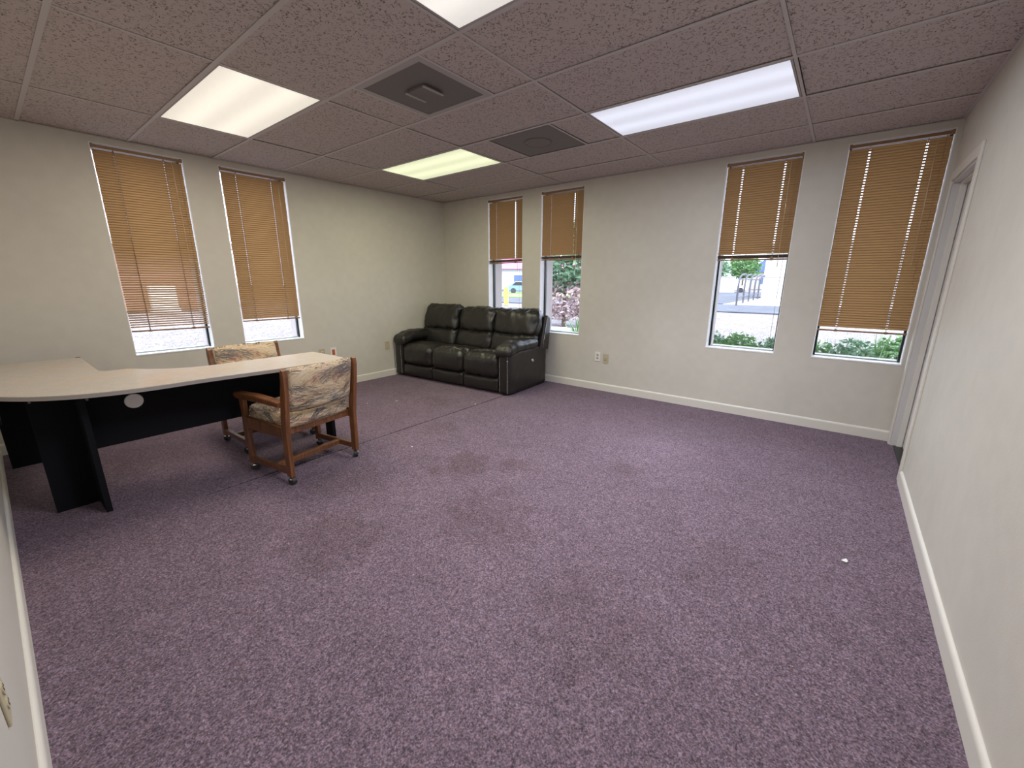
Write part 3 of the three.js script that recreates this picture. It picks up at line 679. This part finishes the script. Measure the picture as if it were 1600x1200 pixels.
// ------------------------------------------------------------------ litter on the carpet
function scrap(x, z, size, m, label, name = 'paper_scrap') {
  const pts = Array.from({ length: 5 }, (_, k) => { const t = k / 5 * 6.283 + rr(-0.3, 0.3); return new THREE.Vector2(Math.cos(t) * size * rr(0.5, 1.1), Math.sin(t) * size * rr(0.35, 0.8)); });
  const g = new THREE.ExtrudeGeometry(new THREE.Shape(pts), { depth: 0.0012, bevelEnabled: false }).rotateX(-Math.PI / 2);
  const p = g.attributes.position;
  for (let i = 0; i < p.count; i++) p.setY(i, p.getY(i) + 0.25 * Math.abs(p.getX(i)));
  g.computeVertexNormals();
  const o = obj(name, g, m); o.position.set(x, 0.001, z); o.rotation.y = rr(0, 6);
  return tag(o, label, 'litter');
}
scrap(5.14, 2.215, 0.02, M.white, 'torn white paper scrap lying on the carpet near the blank wall');
scrap(1.16, 1.889, 0.022, M.beige, 'grey beige crumb of debris on the carpet before the sofa', 'debris_crumb');
scrap(1.93, 1.42, 0.02, M.white, 'pale scrap of fluff caught at the carpet seam', 'lint_scrap');
scrap(0.98, 2.15, 0.012, M.white, 'tiny white speck of paper near the desk end', 'paper_scrap');
scrap(2.35, 2.62, 0.01, M.white, 'tiny white speck of paper past the chair', 'paper_scrap');
scrap(2.77, 1.72, 0.014, M.dark, 'small dark crumb on the open carpet', 'debris_crumb');

// ------------------------------------------------------------------ outside
const GY = -0.15;
{
  const g = new THREE.PlaneGeometry(260, 260).rotateX(-Math.PI / 2).translate(-20, GY - 0.06, -40);
  boxUV(g);
  tag(obj('ground', g, M.gravel), 'pale gravel yard outside the windows', 'ground', null, 'structure');
  tag(obj('road', boxUV(bx(-60, 40, GY - 0.05, GY, -25.5, -18.6)), M.asphalt), 'blue grey asphalt street past the gravel yard', 'road', null, 'structure');
  tag(obj('driveway', boxUV(bx(-1.2, 14, GY - 0.05, GY + 0.02, -37.5, -25.6)), M.concrete), 'pale concrete apron in front of the white shed', 'driveway', null, 'structure');
  tag(obj('parking_lot', boxUV(bx(-70, -1.4, GY - 0.05, GY - 0.01, -64, -27)), M.asphalt), 'grey parking lot beyond the street', 'parking lot', null, 'structure');
  tag(obj('lawn', boxUV(bx(-34, -13, GY - 0.05, GY + 0.03, -40, -26.2)), M.lawn), 'strip of green lawn beyond the street', 'lawn', null, 'structure');
}
{ // white ribbed shed
  const t = thing('shed', 'white ribbed metal shed beyond the street', 'shed', [-0.75, GY, -38]);
  obj('wall', bx(0, 9, 0, 4.4, -7, 0), M.shed, t);
  for (let k = 0; k < 30; k++) obj('wall_rib', bx(0.15 + k * 0.3, 0.19 + k * 0.3, 0, 4.3, 0, 0.03), M.shed, t);
  obj('trim_rail', bx(0, 9, 1.85, 1.9, 0, 0.05), M.concrete, t);
  obj('roof', bx(-0.2, 9.2, 4.4, 4.55, -7.2, 0.2), M.shed, t);
}
{ // cart corral of bent steel hoops
  const t = thing('steel_railing', 'grey steel railing of tall hoops beside the shed', 'railing', [-0.2, GY, -25]);
  for (let k = 0; k < 5; k++) { const x = -0.1 - k * 0.08, z = -k * 2.6; obj('hoop', tube([[x, 0, z], [x, 1.5, z], [x + 0.04, 1.82, z - 0.2], [x + 0.12, 1.9, z - 0.6], [x + 0.1, 1.9, z - 1.4]], 0.06, 20, 6), M.rackSteel, t); }
  for (const y of [0.5, 1.6]) obj('rail', tube([[-0.1, y, 0], [-0.26, y, -5], [-0.42, y, -10.4]], 0.04, 8, 6), M.rackSteel, t);
}
tag(obj('boundary_wall', [bx(-19, -6.4, GY, 1.85, -57, -56.7), bx(-19, -6.4, 1.85, 1.95, -57.05, -56.65)], M.shed), 'low white boundary wall across the parking lot', 'wall', null);
{ // far house with blue roof
  const t = thing('far_house', 'distant house with a dark blue roof behind the boundary wall', 'building', [-4, GY, -88]);
  obj('wall', bx(-6, 6, 0, 3.2, -6, 0), M.shed, t);
  obj('roof', ribbonShape([[-6.6, 3.2], [6.6, 3.2], [2.5, 6.2], [-2.5, 6.2]], 7, 0.02).translate(0, 0, -3), M.roofBlue, t);
  for (const x of [-3.5, 0.5, 3.5]) obj('window', bx(x - 0.6, x + 0.6, 1, 2.2, 0, 0.05), M.roofBlue, t);
}
{ // shop with a pink fascia
  const t = thing('far_shop', 'distant white shop with a pink roof band', 'building', [-37, GY, -54], 0.65);
  obj('wall', bx(-12, 12, 0, 3.4, -8, 0), M.shed, t);
  obj('fascia', bx(-12.3, 12.3, 3.4, 5.2, -8.3, 0.4), M.pink, t);
  for (const x of [-8, -3, 2, 7]) obj('window', bx(x, x + 2.4, 0.9, 2.4, 0, 0.06), M.roofBlue, t);
}
{ // red brick building past the left wall
  const t = thing('brick_building', 'low red brick building across the gravel past the desk windows', 'building', [-22, GY, 1.5], Math.PI / 2);
  obj('wall', bx(-6, 6, 0, 3.1, -8, 0), M.brick, t);
  obj('roof', bx(-6.3, 6.3, 3.1, 3.4, -8.4, 0.4), M.shed, t);
  for (const x of [-5.4, -3.4]) obj('window', bx(x, x + 1.6, 0.9, 2.1, 0, 0.06), M.roofBlue, t);
}
function car(label, pos, turn, paint) {
  const t = thing('parked_car', label, 'car', pos, turn, 'parked cars');
  obj('body', ribbonShape([[-2.1, 0.3], [2.1, 0.3], [2.15, 0.7], [1.9, 0.85], [1.0, 0.93], [0.35, 1.4], [-1.1, 1.42], [-1.75, 0.95], [-2.12, 0.85]], 1.7, 0.06), paint, t);
  obj('side_window', ribbonShape([[0.75, 0.95], [0.28, 1.33], [-1.05, 1.35], [-1.5, 0.95]], 1.73, 0.01), M.dark, t);
  for (const x of [-1.35, 1.35]) for (const z of [-0.78, 0.78]) obj('wheel', cyl(0.32, 0.32, 0.2, 18).rotateX(Math.PI / 2).translate(x, 0.32, z), M.rubber, t);
}
car('white car parked before the boundary wall', [-7.6, GY, -60.5], 0.1, M.white);
car('blue car parked in front of the pink banded shop', [-25.6, GY, -36.6], 0.65, phy(lin(0.16, 0.24, 0.5), 0.3));
{
  const t = thing('utility_box', 'white utility box standing before the red brick building', 'utility box', [-21.3, GY, -1.0], Math.PI / 2);
  obj('cabinet', bx(-0.5, 0.5, 0.1, 1.2, -0.25, 0.25, 0.02), M.white, t);
  obj('plinth', bx(-0.55, 0.55, -0.06, 0.1, -0.3, 0.3), M.concrete, t);
}
tag(obj('bollard', [cyl(0.14, 0.14, 1.0, 16).translate(0, 0.5, 0), new THREE.SphereGeometry(0.14, 16, 8, 0, 6.2832, 0, 1.5708).translate(0, 1, 0)], M.yellow), 'yellow safety bollard past the corner window', 'bollard').position.set(-11.6, GY, -15.8);

// plants
function leaves(n, rx, ry, rz, size, up = 0.5) {
  const pos = [], idx = [];
  for (let i = 0; i < n; i++) {
    const t = rr(0, 6.283), c = rr(-1, 1), r = Math.cbrt(rr(0.15, 1)), s = Math.sqrt(1 - c * c);
    const p = V(Math.cos(t) * s * r * rx, c * r * ry, Math.sin(t) * s * r * rz);
    const dir = V(rr(-1, 1), rr(-0.4, 1) * up + 0.2, rr(-1, 1)).normalize(), side = V(rr(-1, 1), rr(-1, 1), rr(-1, 1)).cross(dir).normalize();
    const l = size * rr(0.6, 1.3), w = l * 0.22, b = pos.length / 3, mid = p.clone().addScaledVector(dir, l * 0.5), tip = p.clone().addScaledVector(dir, l).add(V(0, -0.18 * l, 0));
    for (const q of [p, mid.clone().addScaledVector(side, w), tip, mid.clone().addScaledVector(side, -w)]) pos.push(q.x, q.y, q.z);
    idx.push(b, b + 1, b + 2, b, b + 2, b + 3);
  }
  const g = new THREE.BufferGeometry();
  g.setAttribute('position', new THREE.Float32BufferAttribute(pos, 3)); g.setIndex(idx); g.computeVertexNormals();
  return boxUV(g);
}
function blades(n, spread, h, w = 0.012, lean = 0.5) {
  const pos = [], idx = [];
  for (let i = 0; i < n; i++) {
    const a = rr(0, 6.283), r = Math.sqrt(rnd()) * spread, x = Math.cos(a) * r, z = Math.sin(a) * r, d = rr(0, 6.283), l = h * rr(0.55, 1), k = lean * l * rr(0.3, 1), b = pos.length / 3;
    const sx = Math.sin(d) * w, sz = -Math.cos(d) * w, dx = Math.cos(d) * k, dz = Math.sin(d) * k;
    pos.push(x - sx, 0, z - sz, x + sx, 0, z + sz, x + dx * 0.4 - sx, l * 0.6, z + dz * 0.4 - sz, x + dx * 0.4 + sx, l * 0.6, z + dz * 0.4 + sz, x + dx, l, z + dz);
    idx.push(b, b + 1, b + 2, b + 1, b + 3, b + 2, b + 2, b + 3, b + 4);
  }
  const g = new THREE.BufferGeometry();
  g.setAttribute('position', new THREE.Float32BufferAttribute(pos, 3)); g.setIndex(idx); g.computeVertexNormals();
  return boxUV(g);
}
const stem = (h, r) => cyl(r * 0.5, r, h, 8).translate(0, h / 2, 0);
{
  const t = thing('low_hedge', 'low hedge of spiky green plants growing under the far wall windows', 'hedge', [0, GY - 0.06, -1.05]), parts = [[], []];
  [[3.3, 0.86], [3.66, 0.9], [4.02, 0.9], [4.38, 0.86], [4.74, 0.88], [5.1, 0.92], [5.46, 0.98], [5.84, 1.06]].forEach(([x, h], i) => {
    const dz = rr(-0.1, 0.1);
    parts[i % 2].push(blades(260, 0.2, h + 0.08, 0.008, 0.35).translate(x, 0, dz), leaves(1200, 0.25, 0.3, 0.24, 0.07).translate(x, h - 0.28, dz));
  });
  obj('foliage', parts[0], M.leafA, t); obj('foliage', parts[1], M.leafB, t);
}
{
  const t = thing('leafy_shrub', 'tall leafy shrub with green top and dry pinkish lower leaves', 'shrub', [-2.6, GY - 0.06, -7.9]);
  obj('foliage', leaves(2600, 1.5, 1.1, 1.1, 0.3, 0.6).translate(0, 2.2, 0), M.leafB, t);
  obj('dry_foliage', leaves(1500, 1.3, 0.7, 0.9, 0.22, 0.6).translate(0, 0.85, 0), M.leafDry, t);
  obj('stem', stem(2.2, 0.08), M.bark, t);
}
tag(obj('kerb', bx(-6, 0.4, GY - 0.06, GY + 0.06, -6.6, -6.4), M.concrete), 'pale concrete kerb in front of the leafy shrub', 'kerb');
[[0.2, -2.4, M.leafLime], [0.98, -2.5, M.leafLime], [0.62, -3.3, M.leafA]].forEach(([x, z, m], i) => {
  const t = thing('spiky_plant', ['lime green spiky plant outside the window by the sofa arm', 'small lime spiky plant next to the white kerb', 'darker spiky plant between two lime ones'][i], 'plant', [x, GY - 0.06, z], i);
  obj('foliage', blades(46, 0.07, 0.7 + 0.06 * i, 0.03, 0.5), m, t);
});
[[-12.6, -72, 5.2], [-9, -77, 5.6], [-19, -70, 6.2], [-33, -74, 6.5], [-26, -78, 7]].forEach(([x, z, h], i) => {
  const t = thing('tree', ['round green tree behind the boundary wall', 'taller green tree near the blue roofed house', 'spreading tree at the end of the boundary wall', 'tree behind the parking lot', 'large tree between shop and boundary wall'][i], 'tree', [x, GY - 0.06, z], 0, 'trees beyond the parking lot');
  obj('crown', leaves(1400, h * 0.42, h * 0.36, h * 0.42, 0.75).translate(0, h * 0.66, 0), i % 2 ? M.leafA : M.leafB, t);
  obj('trunk', stem(h * 0.7, 0.2), M.bark, t);
});

renderer.render(scene, camera);
